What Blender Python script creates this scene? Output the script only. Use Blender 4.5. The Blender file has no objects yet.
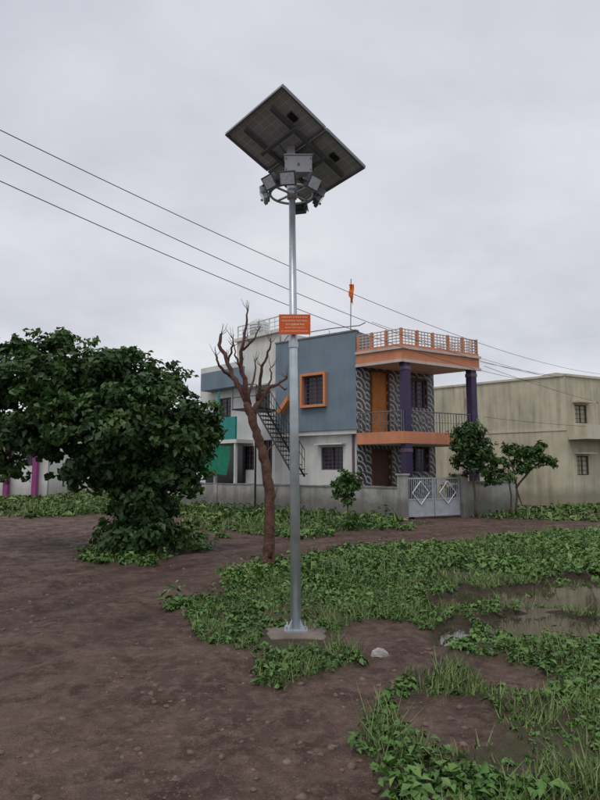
import bpy, math, random
import numpy as np
from mathutils import Vector
random.seed(7); rng=np.random.default_rng(7)
F=600.0; TH=math.atan(70/600); CT,ST=math.cos(TH),math.sin(TH); CH=1.6
scene=bpy.context.scene
# ------------------------------------------------------------ survey helpers (photo measurement -> world metres)
def ray(px,py):
    u=(400-py)/F
    return ((px-300)/F, CT-u*ST, ST+u*CT)
def P(px,py,Y):
    d=ray(px,py); t=Y/d[1]; return Vector((d[0]*t,Y,CH+d[2]*t))
def G(px,py):
    d=ray(px,py); t=-CH/d[2]; return Vector((d[0]*t,d[1]*t,0))
def Zp(px,py,Y): return P(px,py,Y).z
def cam2w(x,y,d): return Vector((x, d*CT-y*ST, CH+d*ST+y*CT))
# ------------------------------------------------------------ materials
def nodes_mat(name):
    m=bpy.data.materials.new(name); m.use_nodes=True
    nt=m.node_tree; b=nt.nodes['Principled BSDF']; return m,nt,b
def mixc(nt,fac,a,b,mode='MIX'):
    n=nt.nodes.new('ShaderNodeMix'); n.data_type='RGBA'; n.blend_type=mode
    for sock,val in ((n.inputs[0],fac),(n.inputs[6],a),(n.inputs[7],b)):
        if hasattr(val,'links'): nt.links.new(val,sock)
        elif isinstance(val,(int,float)): sock.default_value=val
        else: sock.default_value=(*val,1)
    return n.outputs[2]
def noise(nt,vec,scale,detail=6,rough=.6,dist=0):
    n=nt.nodes.new('ShaderNodeTexNoise'); n.inputs['Scale'].default_value=scale
    n.inputs['Detail'].default_value=detail; n.inputs['Roughness'].default_value=rough
    n.inputs['Distortion'].default_value=dist
    nt.links.new(vec,n.inputs['Vector']); return n.outputs['Fac']
def ramp(nt,fac,stops):
    r=nt.nodes.new('ShaderNodeValToRGB'); e=r.color_ramp.elements
    while len(e)<len(stops): e.new(0.5)
    for i,(p,c) in enumerate(stops):
        e[i].position=p; e[i].color=(c,c,c,1) if isinstance(c,(int,float)) else (*c,1)
    nt.links.new(fac,r.inputs[0]); return r.outputs[0]
def mth(nt,op,a,b=None):
    n=nt.nodes.new('ShaderNodeMath'); n.operation=op
    for i,x in enumerate((a,b)):
        if x is None: continue
        if hasattr(x,'links'): nt.links.new(x,n.inputs[i])
        else: n.inputs[i].default_value=x
    return n.outputs[0]
def objvec(nt,scale=(1,1,1)):
    t=nt.nodes.new('ShaderNodeTexCoord'); m=nt.nodes.new('ShaderNodeMapping')
    m.inputs['Scale'].default_value=scale; nt.links.new(t.outputs['Object'],m.inputs['Vector']); return m.outputs[0]
def bump(nt,b,h,strength=.3,dist=.02):
    n=nt.nodes.new('ShaderNodeBump'); n.inputs['Strength'].default_value=strength; n.inputs['Distance'].default_value=dist
    nt.links.new(h,n.inputs['Height']); nt.links.new(n.outputs[0],b.inputs['Normal'])
def mat(name,col,rough=.7,metal=0,var=.15,scale=3,streak=0,stain=(.10,.09,.08),bmp=.1,bscale=30,spec=.3,damp=0):
    m,nt,b=nodes_mat(name); v=objvec(nt)
    n=noise(nt,v,scale,4); f=ramp(nt,n,[(.3,0),(.7,1)])
    c=mixc(nt,f,[x*(1-var) for x in col],[min(1,x*(1+var*.6)) for x in col])
    if streak>0:
        s=noise(nt,objvec(nt,(2.2,2.2,.18)),1.6,7,.7); s2=noise(nt,v,.55,4,.6)
        k=mth(nt,'MULTIPLY',ramp(nt,s,[(.42,0),(.70,1)]),ramp(nt,s2,[(.35,.2),(.7,1)]))
        c=mixc(nt,mth(nt,'MULTIPLY',k,streak),c,stain)
    if damp>0:   # rising damp at the wall foot
        t=nt.nodes.new('ShaderNodeSeparateXYZ'); nt.links.new(v,t.inputs[0])
        zz=mth(nt,'ADD',t.outputs['Z'],mth(nt,'MULTIPLY',noise(nt,v,1.8,5,.7),-.9))
        c=mixc(nt,mth(nt,'MULTIPLY',ramp(nt,zz,[(0.0,1),(.45,0)]),damp),c,stain)
    nt.links.new(c,b.inputs['Base Color'])
    b.inputs['Roughness'].default_value=rough; b.inputs['Metallic'].default_value=metal
    b.inputs['Specular IOR Level'].default_value=spec
    if bmp: bump(nt,b,noise(nt,v,bscale,4,.6),bmp)
    return m
def leafmat(name,dark,mid,light,trans=.25,rough=.45):
    m,nt,b=nodes_mat(name)
    a=nt.nodes.new('ShaderNodeAttribute'); a.attribute_name='tint'
    c=ramp(nt,a.outputs['Fac'],[(0,dark),(.55,mid),(1,light)])
    nt.links.new(c,b.inputs['Base Color']); b.inputs['Roughness'].default_value=rough
    b.inputs['Specular IOR Level'].default_value=.35
    if trans>0:
        t=nt.nodes.new('ShaderNodeBsdfTranslucent'); nt.links.new(c,t.inputs[0])
        x=nt.nodes.new('ShaderNodeMixShader'); x.inputs[0].default_value=trans
        nt.links.new(b.outputs[0],x.inputs[1]); nt.links.new(t.outputs[0],x.inputs[2])
        nt.links.new(x.outputs[0],nt.nodes['Material Output'].inputs['Surface'])
    return m
M={}
M['galv']=mat('galvanised_steel',(.52,.57,.60),.36,.5,.2,6,.3,(.28,.28,.28),.05,60,.5)
M['galv_dark']=mat('weathered_steel',(.17,.18,.19),.5,.4,.2,8)
M['alu']=mat('anodised_frame',(.20,.21,.225),.45,.3,.1,8)
M['lampbody']=mat('lamp_housing',(.13,.14,.16),.5,.2,.2,8)
M['lampgrey']=mat('lamp_housing_grey',(.34,.37,.40),.5,.1,.2,8)
M['lens']=mat('lamp_lens',(.62,.68,.72),.10,0,.25,40,bmp=0,spec=.6)
M['boxgrey']=mat('battery_box_paint',(.52,.54,.56),.5,.05,.12,6,.3,(.22,.22,.22))
M['signred']=mat('sign_orange_red',(.66,.11,.03),.45,0,.08,10,bmp=0)
M['signtext']=mat('sign_lettering',(.85,.72,.45),.5,0,.05,10,bmp=0)
M['concrete']=mat('concrete',(.20,.165,.14),.9,0,.35,4,.5,(.09,.062,.05),.6,30)
M['wallgrey']=mat('compound_wall_plaster',(.40,.39,.365),.9,0,.22,2.5,.85,(.11,.105,.09),.3,25,damp=.7)
M['coping']=mat('wall_coping',(.26,.255,.24),.9,0,.3,4,.6,(.07,.07,.06),.3,25)
M['white']=mat('white_paint',(.70,.70,.67),.75,0,.08,2,.5,(.30,.29,.26),.1,40,damp=.4)
M['blue']=mat('grey_blue_paint',(.175,.235,.285),.75,0,.14,1.5,.45,(.10,.125,.145),.1,40)
M['orange']=mat('salmon_orange_paint',(.60,.245,.135),.7,0,.12,3,.55,(.28,.13,.09),.1,40)
M['orange2']=mat('window_surround_orange',(.62,.25,.11),.65,0,.08,3,.2,(.30,.14,.09),.1,40)
M['cream']=mat('cream_paint',(.58,.49,.44),.65,0,.12,3,.4,(.28,.2,.17),.1,40)
M['purple']=mat('purple_column_paint',(.055,.038,.095),.5,0,.2,3,.1)
M['slabtop']=mat('roof_concrete',(.30,.29,.27),.9,0,.25,2)
M['door']=mat('door_wood',(.46,.17,.03),.45,0,.2,6,.1,(.12,.05,.02))
M['doordark']=mat('door_dark_wood',(.10,.045,.03),.5,0,.2,6)
M['glass']=mat('dark_glass',(.022,.026,.032),.12,0,.3,2,bmp=0,spec=.5)
M['frame']=mat('window_frame_paint',(.15,.10,.14),.5,0,.15,5)
M['beige']=mat('beige_plaster',(.56,.51,.38),.85,0,.16,1.0,.95,(.17,.16,.115),.2,20,damp=.6)
M['beige2']=mat('beige_band',(.60,.55,.44),.8,0,.12,1.2,.6,(.2,.18,.14),.2,20)
M['black']=mat('black_steel',(.03,.03,.033),.5,.3,.2,8)
M['gate']=mat('gate_silver_paint',(.43,.46,.50),.45,.2,.15,5,.3,(.2,.15,.1))
M['gatew']=mat('gate_white_paint',(.68,.69,.70),.5,0,.1,5)
M['teal']=mat('teal_paint',(.03,.26,.24),.6,0,.12,3,.2,(.03,.1,.1))
M['tarp']=mat('green_shade_net',(.02,.22,.13),.7,0,.25,5)
M['pinkp']=mat('magenta_paint',(.28,.06,.20),.6,0,.1,3)
M['tank']=mat('water_tank_plastic',(.62,.64,.66),.5,0,.1,3,.2)
M['wire']=mat('conductor',(.10,.10,.11),.6,.2,.1,3,bmp=0)
M['flag']=mat('saffron_cloth',(.75,.17,.02),.8,0,.12,12)
M['bark_red']=mat('red_brown_bark',(.125,.062,.045),.85,0,.5,11,.7,(.045,.03,.025),1.0,22)
M['bark']=mat('bark',(.10,.08,.06),.9,0,.35,12,bmp=.6)
M['stone']=mat('stone',(.17,.115,.095),.9,0,.45,9,bmp=.4)
M['stonew']=mat('pale_stone',(.38,.36,.34),.85,0,.35,12,.3,(.15,.11,.09),bmp=.5)
M['leaf_dark']=leafmat('leaf_deep_green',(.018,.045,.013),(.046,.100,.027),(.105,.175,.050),.22)
M['leaf_mid']=leafmat('leaf_mid_green',(.024,.058,.014),(.060,.135,.030),(.12,.20,.05),.25)
M['weed']=leafmat('weed_green',(.038,.080,.018),(.090,.185,.040),(.18,.28,.075),0)
M['grass']=leafmat('grass_green',(.055,.090,.026),(.12,.19,.050),(.22,.26,.10),0,.6)
M['far']=leafmat('far_foliage',(.03,.05,.03),(.05,.08,.04),(.08,.12,.06),0)
def tilemat(name,u):
    m,nt,b=nodes_mat(name)
    tc=nt.nodes.new('ShaderNodeTexCoord')
    d=nt.nodes.new('ShaderNodeVectorMath'); d.operation='DOT_PRODUCT'; d.inputs[1].default_value=(u[0],u[1],0)
    nt.links.new(tc.outputs['Object'],d.inputs[0])
    sp=nt.nodes.new('ShaderNodeSeparateXYZ'); nt.links.new(tc.outputs['Object'],sp.inputs[0])
    ma=lambda op,a,bv=None: mth(nt,op,a,bv)
    s=ma('MULTIPLY',d.outputs['Value'],2.6); z=ma('MULTIPLY',sp.outputs['Z'],2.6)
    fs=ma('FRACT',s); fz=ma('FRACT',z)
    r=ma('SQRT',ma('ADD',ma('MULTIPLY',fs,fs),ma('MULTIPLY',fz,fz)))
    w=ma('SINE',ma('MULTIPLY',r,14.0)); c=ramp(nt,w,[(.40,(.06,.06,.065)),(.70,(.42,.42,.41))])
    nt.links.new(c,b.inputs['Base Color']); b.inputs['Roughness'].default_value=.3
    return m
# ------------------------------------------------------------ mesh builder
class MB:
    def __init__(s): s.v=[]; s.f=[]
    def add(s,vs,fs):
        o=len(s.v); s.v+= [tuple(x) for x in vs]; s.f+=[tuple(i+o for i in f) for f in fs]
    def hexa(s,c): s.add(c,[(0,3,2,1),(4,5,6,7),(0,1,5,4),(1,2,6,5),(2,3,7,6),(3,0,4,7)])
    def obox(s,c,ax,ay,az):
        c=Vector(c);ax=Vector(ax);ay=Vector(ay);az=Vector(az)
        s.hexa([c-ax-ay-az,c+ax-ay-az,c+ax+ay-az,c-ax+ay-az,c-ax-ay+az,c+ax-ay+az,c+ax+ay+az,c-ax+ay+az])
    def box(s,x0,x1,y0,y1,z0,z1):
        s.hexa([(x0,y0,z0),(x1,y0,z0),(x1,y1,z0),(x0,y1,z0),(x0,y0,z1),(x1,y0,z1),(x1,y1,z1),(x0,y1,z1)])
    def prism(s,pts,z0,z1):
        n=len(pts); vs=[(p[0],p[1],z0) for p in pts]+[(p[0],p[1],z1) for p in pts]
        s.add(vs,[tuple(range(n))[::-1],tuple(range(n,2*n))]+[(i,(i+1)%n,n+(i+1)%n,n+i) for i in range(n)])
    def tube(s,pts,rad,n=8,jit=0,caps=True):
        pts=[Vector(p) for p in pts]; vs=[]; ref=None
        for i,p in enumerate(pts):
            t=(pts[min(i+1,len(pts)-1)]-pts[max(i-1,0)]).normalized()
            if ref is None: ref=Vector((1,0,0)) if abs(t.x)<.8 else Vector((0,1,0))
            a=(ref-t*ref.dot(t)).normalized(); b=t.cross(a); ref=a
            r=rad[i] if isinstance(rad,(list,tuple)) else rad
            for k in range(n):
                th=2*math.pi*k/n; rr=r*(1+random.uniform(-jit,jit))
                vs.append(p+a*math.cos(th)*rr+b*math.sin(th)*rr)
        fs=[]
        for i in range(len(pts)-1):
            for k in range(n):
                k2=(k+1)%n; fs.append((i*n+k,i*n+k2,(i+1)*n+k2,(i+1)*n+k))
        if caps: fs+=[tuple(range(n))[::-1],tuple(range((len(pts)-1)*n,len(pts)*n))]
        s.add(vs,fs)
    def quad(s,a,b,c,d): s.add([a,b,c,d],[(0,1,2,3)])
    def obj(s,name,m,parent=None,smooth=False,bevel=0):
        me=bpy.data.meshes.new(name); me.from_pydata(s.v,[],s.f); me.update()
        o=bpy.data.objects.new(name,me); scene.collection.objects.link(o)
        me.materials.append(M[m] if isinstance(m,str) else m)
        if smooth:
            for p in me.polygons: p.use_smooth=True
        if bevel:
            b=o.modifiers.new('bev','BEVEL'); b.width=bevel; b.segments=2; b.limit_method='ANGLE'
        if parent: o.parent=parent
        return o
def empty(name):
    o=bpy.data.objects.new(name,None); scene.collection.objects.link(o); return o
class Fac:
    def __init__(s,p0,p1):
        s.p0=Vector((p0[0],p0[1],0)); s.p1=Vector((p1[0],p1[1],0)); s.u=(s.p1-s.p0).normalized(); s.L=(s.p1-s.p0).length
        s.n=Vector((s.u.y,-s.u.x,0))
    def pt(s,a,z,d=0):
        p=s.p0+s.u*a+s.n*d; return Vector((p.x,p.y,z))
    def hit(s,px,py,off=0):
        d=Vector(ray(px,py)); c=Vector((0,0,CH)); t=s.n.dot(s.p0+s.n*off-c)/s.n.dot(d); p=c+d*t
        return (p-s.p0).dot(s.u),p.z
    def rect(s,x0,y0,x1,y1,off=0):
        a=s.hit(x0,(y0+y1)/2,off)[0]; b=s.hit(x1,(y0+y1)/2,off)[0]; z1=s.hit((x0+x1)/2,y0,off)[1]; z0=s.hit((x0+x1)/2,y1,off)[1]
        return (a,b,z0,z1)
    def box(s,mb,a0,a1,z0,z1,d0,d1):
        q=s.pt
        mb.hexa([q(a0,z0,d1),q(a1,z0,d1),q(a1,z0,d0),q(a0,z0,d0),q(a0,z1,d1),q(a1,z1,d1),q(a1,z1,d0),q(a0,z1,d0)])
    def wall(s,mb,a0,a1,z0,z1,holes=(),depth=.12,d=0):
        A=sorted({a0,a1}|{h[0] for h in holes}|{h[1] for h in holes}); Z=sorted({z0,z1}|{h[2] for h in holes}|{h[3] for h in holes})
        for i in range(len(A)-1):
            for j in range(len(Z)-1):
                ca,cz=(A[i]+A[i+1])/2,(Z[j]+Z[j+1])/2
                if any(h[0]<ca<h[1] and h[2]<cz<h[3] for h in holes): continue
                mb.quad(s.pt(A[i],Z[j],d),s.pt(A[i+1],Z[j],d),s.pt(A[i+1],Z[j+1],d),s.pt(A[i],Z[j+1],d))
        for h in holes:
            e=d-depth
            c=[(h[0],h[2]),(h[1],h[2]),(h[1],h[3]),(h[0],h[3])]
            for k in range(4):
                (x,z),(x2,zz)=c[k],c[(k+1)%4]
                mb.quad(s.pt(x,z,d),s.pt(x,z,e),s.pt(x2,zz,e),s.pt(x2,zz,d))
    def window(s,glass,frame,h,depth=.11,d=0,bars=5,mull=1,sur=.04):
        a0,a1,z0,z1=h; g=d-depth
        glass.quad(s.pt(a0-.01,z0-.01,g),s.pt(a1+.01,z0-.01,g),s.pt(a1+.01,z1+.01,g),s.pt(a0-.01,z1+.01,g))
        for (x0,x1,y0,y1) in ((a0,a0+sur,z0,z1),(a1-sur,a1,z0,z1),(a0+sur,a1-sur,z0,z0+sur),(a0+sur,a1-sur,z1-sur,z1)):
            s.box(frame,x0,x1,y0,y1,g+.005,g+.05)
        for i in range(mull):
            x=a0+(a1-a0)*(i+1)/(mull+1); s.box(frame,x-sur/2,x+sur/2,z0+sur,z1-sur,g+.006,g+.045)
        for i in range(bars):
            z=z0+(z1-z0)*(i+1)/(bars+1); s.box(frame,a0+sur,a1-sur,z-.008,z+.008,g+.06,g+.076)
        for i in range(bars):
            x=a0+(a1-a0)*(i+.7)/(bars+.4); s.box(frame,x-.007,x+.007,z0+.01,z1-.01,g+.078,g+.09)
# ------------------------------------------------------------ numpy noise & foliage
def vnoise(x,y,seed=0):
    xi=np.floor(x).astype(np.int64); yi=np.floor(y).astype(np.int64); fx=x-xi; fy=y-yi
    fx=fx*fx*(3-2*fx); fy=fy*fy*(3-2*fy)
    def h(a,b):
        n=(a*374761393+b*668265263+seed*1442695041)&0x7fffffff
        n=((n^(n>>13))*1274126177)&0x7fffffff
        return ((n^(n>>16))&0xffff)/65535.0
    return (h(xi,yi)*(1-fx)+h(xi+1,yi)*fx)*(1-fy)+(h(xi,yi+1)*(1-fx)+h(xi+1,yi+1)*fx)*fy
def fbm(x,y,o=4,seed=0):
    r=0;a=.5;t=0
    for i in range(o): r=r+a*vnoise(x*2**i+17*i,y*2**i-9*i,seed+i); t+=a; a*=.5
    return r/t
def mesh_np(name,V,idx,nper,m,tint=None,parent=None):
    me=bpy.data.meshes.new(name); nf=len(idx)//nper
    me.vertices.add(len(V)); me.vertices.foreach_set('co',V.astype(np.float32).ravel())
    me.loops.add(len(idx)); me.loops.foreach_set('vertex_index',idx.astype(np.int32))
    me.polygons.add(nf); me.polygons.foreach_set('loop_start',np.arange(0,nf*nper,nper,dtype=np.int32))
    me.update(calc_edges=True)
    if tint is not None:
        a=me.attributes.new('tint','FLOAT','POINT'); a.data.foreach_set('value',tint.astype(np.float32))
    me.materials.append(M[m] if isinstance(m,str) else m)
    o=bpy.data.objects.new(name,me); scene.collection.objects.link(o)
    if parent: o.parent=parent
    return o
def unit(a): return a/np.maximum(np.linalg.norm(a,axis=1,keepdims=True),1e-9)
def leafmesh(name,C,N,L,W,tint,m,parent=None,T=None,fold=.12,droop=.15):
    n=len(C); N=unit(N)
    R=rng.normal(size=(n,3)) if T is None else T
    T=unit(R-N*np.sum(R*N,axis=1,keepdims=True)); B=np.cross(N,T)
    L=np.broadcast_to(L,(n,))[:,None]; W=np.broadcast_to(W,(n,))[:,None]
    V=np.stack([C-T*L*.5,C+B*W*.5+N*L*fold-T*L*.05,C+T*L*.5-N*L*droop,C-B*W*.5+N*L*fold-T*L*.05],1).reshape(-1,3)
    b=(np.arange(n)*4)[:,None]; idx=(b+np.array([[0,2,1,0,3,2]])).ravel()
    return mesh_np(name,V,idx,3,m,np.repeat(tint,4),parent)
def crown(name,ells,nclump,per,cr,Ls,m,parent,ws=.6,shell=.55,flat=.7,jit=.16):
    """ells: (cx,cy,cz,rx,ry,rz)"""
    E=np.array(ells); vol=E[:,3]*E[:,4]*E[:,5]; w=vol**.75; w/=w.sum()
    k=rng.choice(len(E),nclump,p=w); D=unit(rng.normal(size=(nclump,3)))
    r=(shell+(1-shell)*rng.random(nclump))**.7
    r*=1+jit*rng.normal(size=nclump)
    CC=E[k,:3]+D*r[:,None]*E[k,3:]
    ct=rng.random(nclump)
    j=np.repeat(np.arange(nclump),per); n=len(j)
    d=unit(rng.normal(size=(n,3)))*(rng.random(n)**.45)[:,None]*(cr*(.6+.8*rng.random(nclump)))[j][:,None]; d[:,2]*=flat
    C=CC[j]+d
    ok=C[:,2]>.03; C=C[ok]; j=j[ok]; d=d[ok]; n=len(C)
    N=unit(D[j]*.6+d/cr*.5+rng.normal(size=(n,3))*.55+np.array([0,0,.6]))
    T=rng.normal(size=(n,3))+np.array([0,0,-.5])
    t=np.clip(.45*ct[j]+.35*rng.random(n)+.25*(d[:,2]/cr+.3),0,1)
    L=Ls*(.6+.8*rng.random(n))
    return leafmesh(name,C,N,L,L*ws,t,m,parent,T)
# ------------------------------------------------------------ GROUND
def wp(pts): return np.array([G(a,b)[:2] for a,b in pts])
def inpoly(x,y,poly):
    c=np.zeros(x.shape,bool); n=len(poly); j=n-1
    for i in range(n):
        xi,yi=poly[i]; xj,yj=poly[j]
        if yi!=yj:
            c^=((yi>y)!=(yj>y))&(x<(xj-xi)*(y-yi)/(yj-yi)+xi)
        j=i
    return c
GR=[wp([(192,612),(208,590),(232,572),(262,563),(330,554),(380,548),(440,542),(500,539),(560,535),(640,531),(900,531),(1500,640),(900,900),(385,900),(380,780),(365,715),(392,690),(402,668),(372,652),(330,642),(300,640),(262,642),(225,630)]),
    wp([(-600,487),(190,486),(205,500),(150,513),(60,517),(-600,519)]),
    wp([(70,550),(120,542),(205,541),(222,550),(150,562),(90,560)]),
    wp([(190,503),(300,508),(405,518),(400,529),(345,527),(300,541),(250,534),(205,531),(188,517)]),
    wp([(462,517),(560,508),(600,503),(900,495),(1200,520),(600,520),(520,521)]),
    wp([(210,625),(262,630),(330,640),(355,652),(320,672),(305,690),(250,672),(225,650)])]
DI=[wp([(322,634),(360,627),(400,634),(445,648),(455,664),(420,672),(375,664),(335,654)]),
    wp([(392,700),(450,690),(505,712),(520,750),(470,775),(410,750)]),
    wp([(470,660),(520,655),(560,672),(530,690),(480,682)])]
PU=[wp([(505,590),(545,576),(640,571),(760,590),(720,618),(600,610),(560,612),(515,604)]),
    wp([(425,600),(470,587),(512,592),(505,606),(468,614),(430,610)]),
    wp([(490,622),(540,612),(620,616),(640,634),(560,642),(505,636)]),
    wp([(430,630),(472,620),(490,630),(460,644)]),
    wp([(560,652),(620,648),(700,660),(620,676),(570,668)])]
road=wp([(-300,700),(0,622),(110,588),(210,562),(350,543),(480,532),(620,526),(900,520)])
def masks(X,Y):
    s=np.clip(Y/12,.25,1.6)
    qx=X+(fbm(X*1.1,Y*1.1,4,3)-.5)*1.8*s; qy=Y+(fbm(X*1.1+40,Y*1.1,4,9)-.5)*2.2*s
    g=np.zeros(X.shape)
    for p in GR: g=np.maximum(g,inpoly(qx,qy,p))
    for p in DI: g=np.where(inpoly(qx,qy,p),0,g)
    far=(np.hypot(X,Y)>33); g=np.where(far,np.maximum(g,fbm(X*.1,Y*.1,3,5)>.4),g)
    qx=X+(fbm(X*1.6,Y*1.6,3,23)-.5)*.8; qy=Y+(fbm(X*1.6+40,Y*1.6,3,29)-.5)*.9
    w=np.zeros(X.shape)
    for p in PU: w=np.maximum(w,inpoly(qx,qy,p))
    return g,w
def rutd(X,Y):
    dm=np.full(X.shape,1e9); sg=np.zeros(X.shape)
    for i in range(len(road)-1):
        a=road[i]; b=road[i+1]; ab=b-a; L=ab@ab
        t=np.clip(((X-a[0])*ab[0]+(Y-a[1])*ab[1])/L,0,1)
        dx=X-a[0]-t*ab[0]; dy=Y-a[1]-t*ab[1]; d=np.hypot(dx,dy); sd=np.sign(ab[0]*dy-ab[1]*dx)*d
        m=d<dm; dm=np.where(m,d,dm); sg=np.where(m,sd,sg)
    return sg+(fbm(X*.4,Y*.4,2,77)-.5)*.8
def rut(X,Y):
    s=rutd(X,Y); r=0
    for c in (-1.35,-.1,.55,1.5): r=r+np.exp(-((s-c)/.17)**2)
    return np.clip(r,0,1)
def hgt(X,Y,g=None,w=None):
    if g is None: g,w=masks(X,Y)
    near=np.exp(-np.maximum(np.hypot(X,Y)-25,0)/12)
    h=(fbm(X*.35,Y*.35,3,1)-.5)*.08+(fbm(X*2.2,Y*2.2,4,2)-.5)*.07+(np.abs(fbm(X*4.5,Y*4.5,2,12)-.5))*.045*(1-g)
    h=h-rut(X,Y)*.05*(1-g)+g*.035
    h=np.maximum(h,-.035+.01*vnoise(X*6,Y*6,31))
    h=h*near
    d=np.hypot(X+.04,Y-5.93); h=h*np.clip((d-.2)/.8,0,1)
    return np.where(w>0,-.09,h)
def axis(lo,hi,st,far,g=1.16):
    a=list(np.arange(lo,hi+1e-6,st)); s=st; x=a[-1]
    while x<far: s*=g; x+=s; a.append(x)
    s=st; x=a[0]
    while x>-far: s*=g; x-=s; a.insert(0,x)
    return np.array(a)
ax=axis(-9,12,.055,1500); ay=axis(2.2,20,.055,1500)
X,Y=np.meshgrid(ax,ay); g,w=masks(X,Y); Zg=hgt(X,Y,g,w)
def blur(a,k=1):
    for _ in range(k):
        a=(a+np.roll(a,1,0)+np.roll(a,-1,0)+np.roll(a,1,1)+np.roll(a,-1,1))/5
    return a
wb=blur(w.astype(float),3); Zg=np.where(wb>0,blur(Zg,3),Zg)
V=np.stack([X.ravel(),Y.ravel(),Zg.ravel()],1); ny,nx=X.shape
I=np.arange(ny*nx).reshape(ny,nx)
idx=np.stack([I[:-1,:-1],I[:-1,1:],I[1:,1:],I[1:,:-1]],-1).ravel()
def groundmat():
    m,nt,b=nodes_mat('ground_mud_and_grass'); v=objvec(nt)
    def at(n):
        a=nt.nodes.new('ShaderNodeAttribute'); a.attribute_name=n; return a.outputs['Fac']
    n1=noise(nt,v,.7,5,.65); n2=noise(nt,v,9,5,.7); n3=noise(nt,v,60,3,.7); n4=noise(nt,v,2.6,5,.65,.5)
    c=mixc(nt,ramp(nt,n1,[(.36,0),(.64,1)]),(.090,.055,.043),(.200,.126,.098))
    c=mixc(nt,ramp(nt,n4,[(.46,0),(.60,.8)]),c,(.070,.044,.035))
    c=mixc(nt,ramp(nt,n2,[(.46,0),(.66,.75)]),c,(.260,.172,.135))
    c=mixc(nt,ramp(nt,n3,[(.5,0),(.72,.6)]),c,(.055,.036,.030))
    vo=nt.nodes.new('ShaderNodeTexVoronoi'); vo.inputs['Scale'].default_value=42; nt.links.new(v,vo.inputs['Vector'])
    c=mixc(nt,mth(nt,'MULTIPLY',ramp(nt,vo.outputs['Distance'],[(.12,.7),(.26,0)]),ramp(nt,n4,[(.4,0),(.6,1)])),c,(.30,.225,.19))
    c=mixc(nt,mth(nt,'MULTIPLY',at('rut'),.65),c,(.060,.040,.033))
    gc=mixc(nt,ramp(nt,n2,[(.35,0),(.65,1)]),(.052,.048,.024),(.100,.098,.044))
    gf=mth(nt,'MULTIPLY',at('grassy'),ramp(nt,n2,[(.30,.35),(.58,1)]))
    c=mixc(nt,gf,c,gc)
    c=mixc(nt,at('wet'),c,(.07,.048,.036))
    nt.links.new(c,b.inputs['Base Color'])
    r=ramp(nt,n4,[(.40,.55),(.6,.95)]); nt.links.new(r,b.inputs['Roughness']); b.inputs['Specular IOR Level'].default_value=.28
    bump(nt,b,mth(nt,'ADD',mth(nt,'ADD',n2,n3),n4),1.0,.045); return m
go=mesh_np('ground',V,idx,4,groundmat())
for nm,arr in (('grassy',blur(g.astype(float),2)),('wet',np.clip(blur(w.astype(float),6)*1.5,0,1)),('rut',rut(X,Y)*(.2+.8*np.clip(fbm(X*1.2,Y*1.2,4,8)*2-.5,0,1)))):
    a=go.data.attributes.new(nm,'FLOAT','POINT'); a.data.foreach_set('value',arr.astype(np.float32).ravel())
go.data.polygons.foreach_set('use_smooth',np.ones(len(go.data.polygons),bool))
# puddles: one level sheet that only shows where the ground dips
m,nt,b=nodes_mat('muddy_water'); v=objvec(nt)
nt.links.new(mixc(nt,ramp(nt,noise(nt,v,1.5,5),[(.35,0),(.65,1)]),(.045,.035,.025),(.085,.066,.048)),b.inputs['Base Color'])
b.inputs['Roughness'].default_value=.03; b.inputs['Specular IOR Level'].default_value=.6
bump(nt,b,noise(nt,v,8,3),.02,.01); M['water']=m
mb=MB(); q=wp([(405,575),(520,562),(800,562),(1000,700),(560,700),(405,650)]); mb.add([(x,y,-.046) for x,y in q],[tuple(range(len(q)))])
mb.obj('puddle','water')
# ------------------------------------------------------------ weeds, grass, stones
def scatter(n,x0,x1,y0,y1,bias=1.0):
    y=y0+(y1-y0)*rng.random(n)**bias; x=x0+(x1-x0)*rng.random(n)
    return x,y
def plants(name,n,x0,x1,y0,y1,hs,per,Ls,m,thr=.42,bias=1.2,ws=.62,nf=.8,tall=1.0,seed=41):
    x,y=scatter(n,x0,x1,y0,y1,bias); k=np.abs(x)<y*.62+1.2; x,y=x[k],y[k]
    g,w=masks(x,y); d=fbm(x*nf,y*nf,4,seed); big=fbm(x*.6+9,y*.6,3,55)
    ok=(g>0)&(d>thr)&((w==0)|(rng.random(len(x))<.12))
    ok&=~((np.abs(x+.04)<.36)&(np.abs(y-5.93)<.34))
    x,y,big,d=x[ok],y[ok],big[ok],d[ok]
    z=hgt(x,y); sz=hs*(.35+1.7*np.clip(big-.25,0,1))*(.45+1.0*rng.random(len(x))**1.5)
    j=np.repeat(np.arange(len(x)),per); N_=len(j)
    D=unit(rng.normal(size=(N_,3))); D[:,2]=np.abs(D[:,2])
    rr=rng.random(N_)**.5
    C=np.stack([x[j],y[j],z[j]],1)+D*(sz[j]*rr)[:,None]*np.array([1.2,1.2,.95*tall])
    N=D*.5+np.array([0,0,.7])+rng.normal(size=(N_,3))*.45
    sp=rng.random(len(x))
    t=np.clip(.05+.35*rr*D[:,2]+.3*rng.random(N_)+.35*(sp[j]-.3)+.5*(vnoise(x*1.2,y*1.2,66)[j]-.4),0,1)
    L=Ls*(.5+.9*rng.random(N_))*(.7+.7*sp[j])
    return leafmesh(name,C,N,L,L*ws,t,m,None,D+rng.normal(size=(N_,3))*.5)
plants('weeds',8500,-3,9,3,9.5,.13,13,.052,'weed',.45)
plants('creeping_weeds',9000,-3,8,2.8,9.5,.05,9,.034,'weed',.40,1.2,.75,1.3,.7,seed=17)
plants('tall_weeds',480,-3,12,5,15,.22,30,.08,'weed',.46,1,.4,1.4,1.6,seed=88)
plants('weeds_distant',10000,-7,12,9,15.5,.16,11,.085,'weed',.42)
plants('weeds_roadside',7000,-9,16,14,26,.19,10,.11,'weed',.43)
plants('tall_weeds_roadside',560,-9,6,17,27,.30,34,.12,'leaf_mid',.44,1,.4,1.1,1.7,seed=99)
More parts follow.
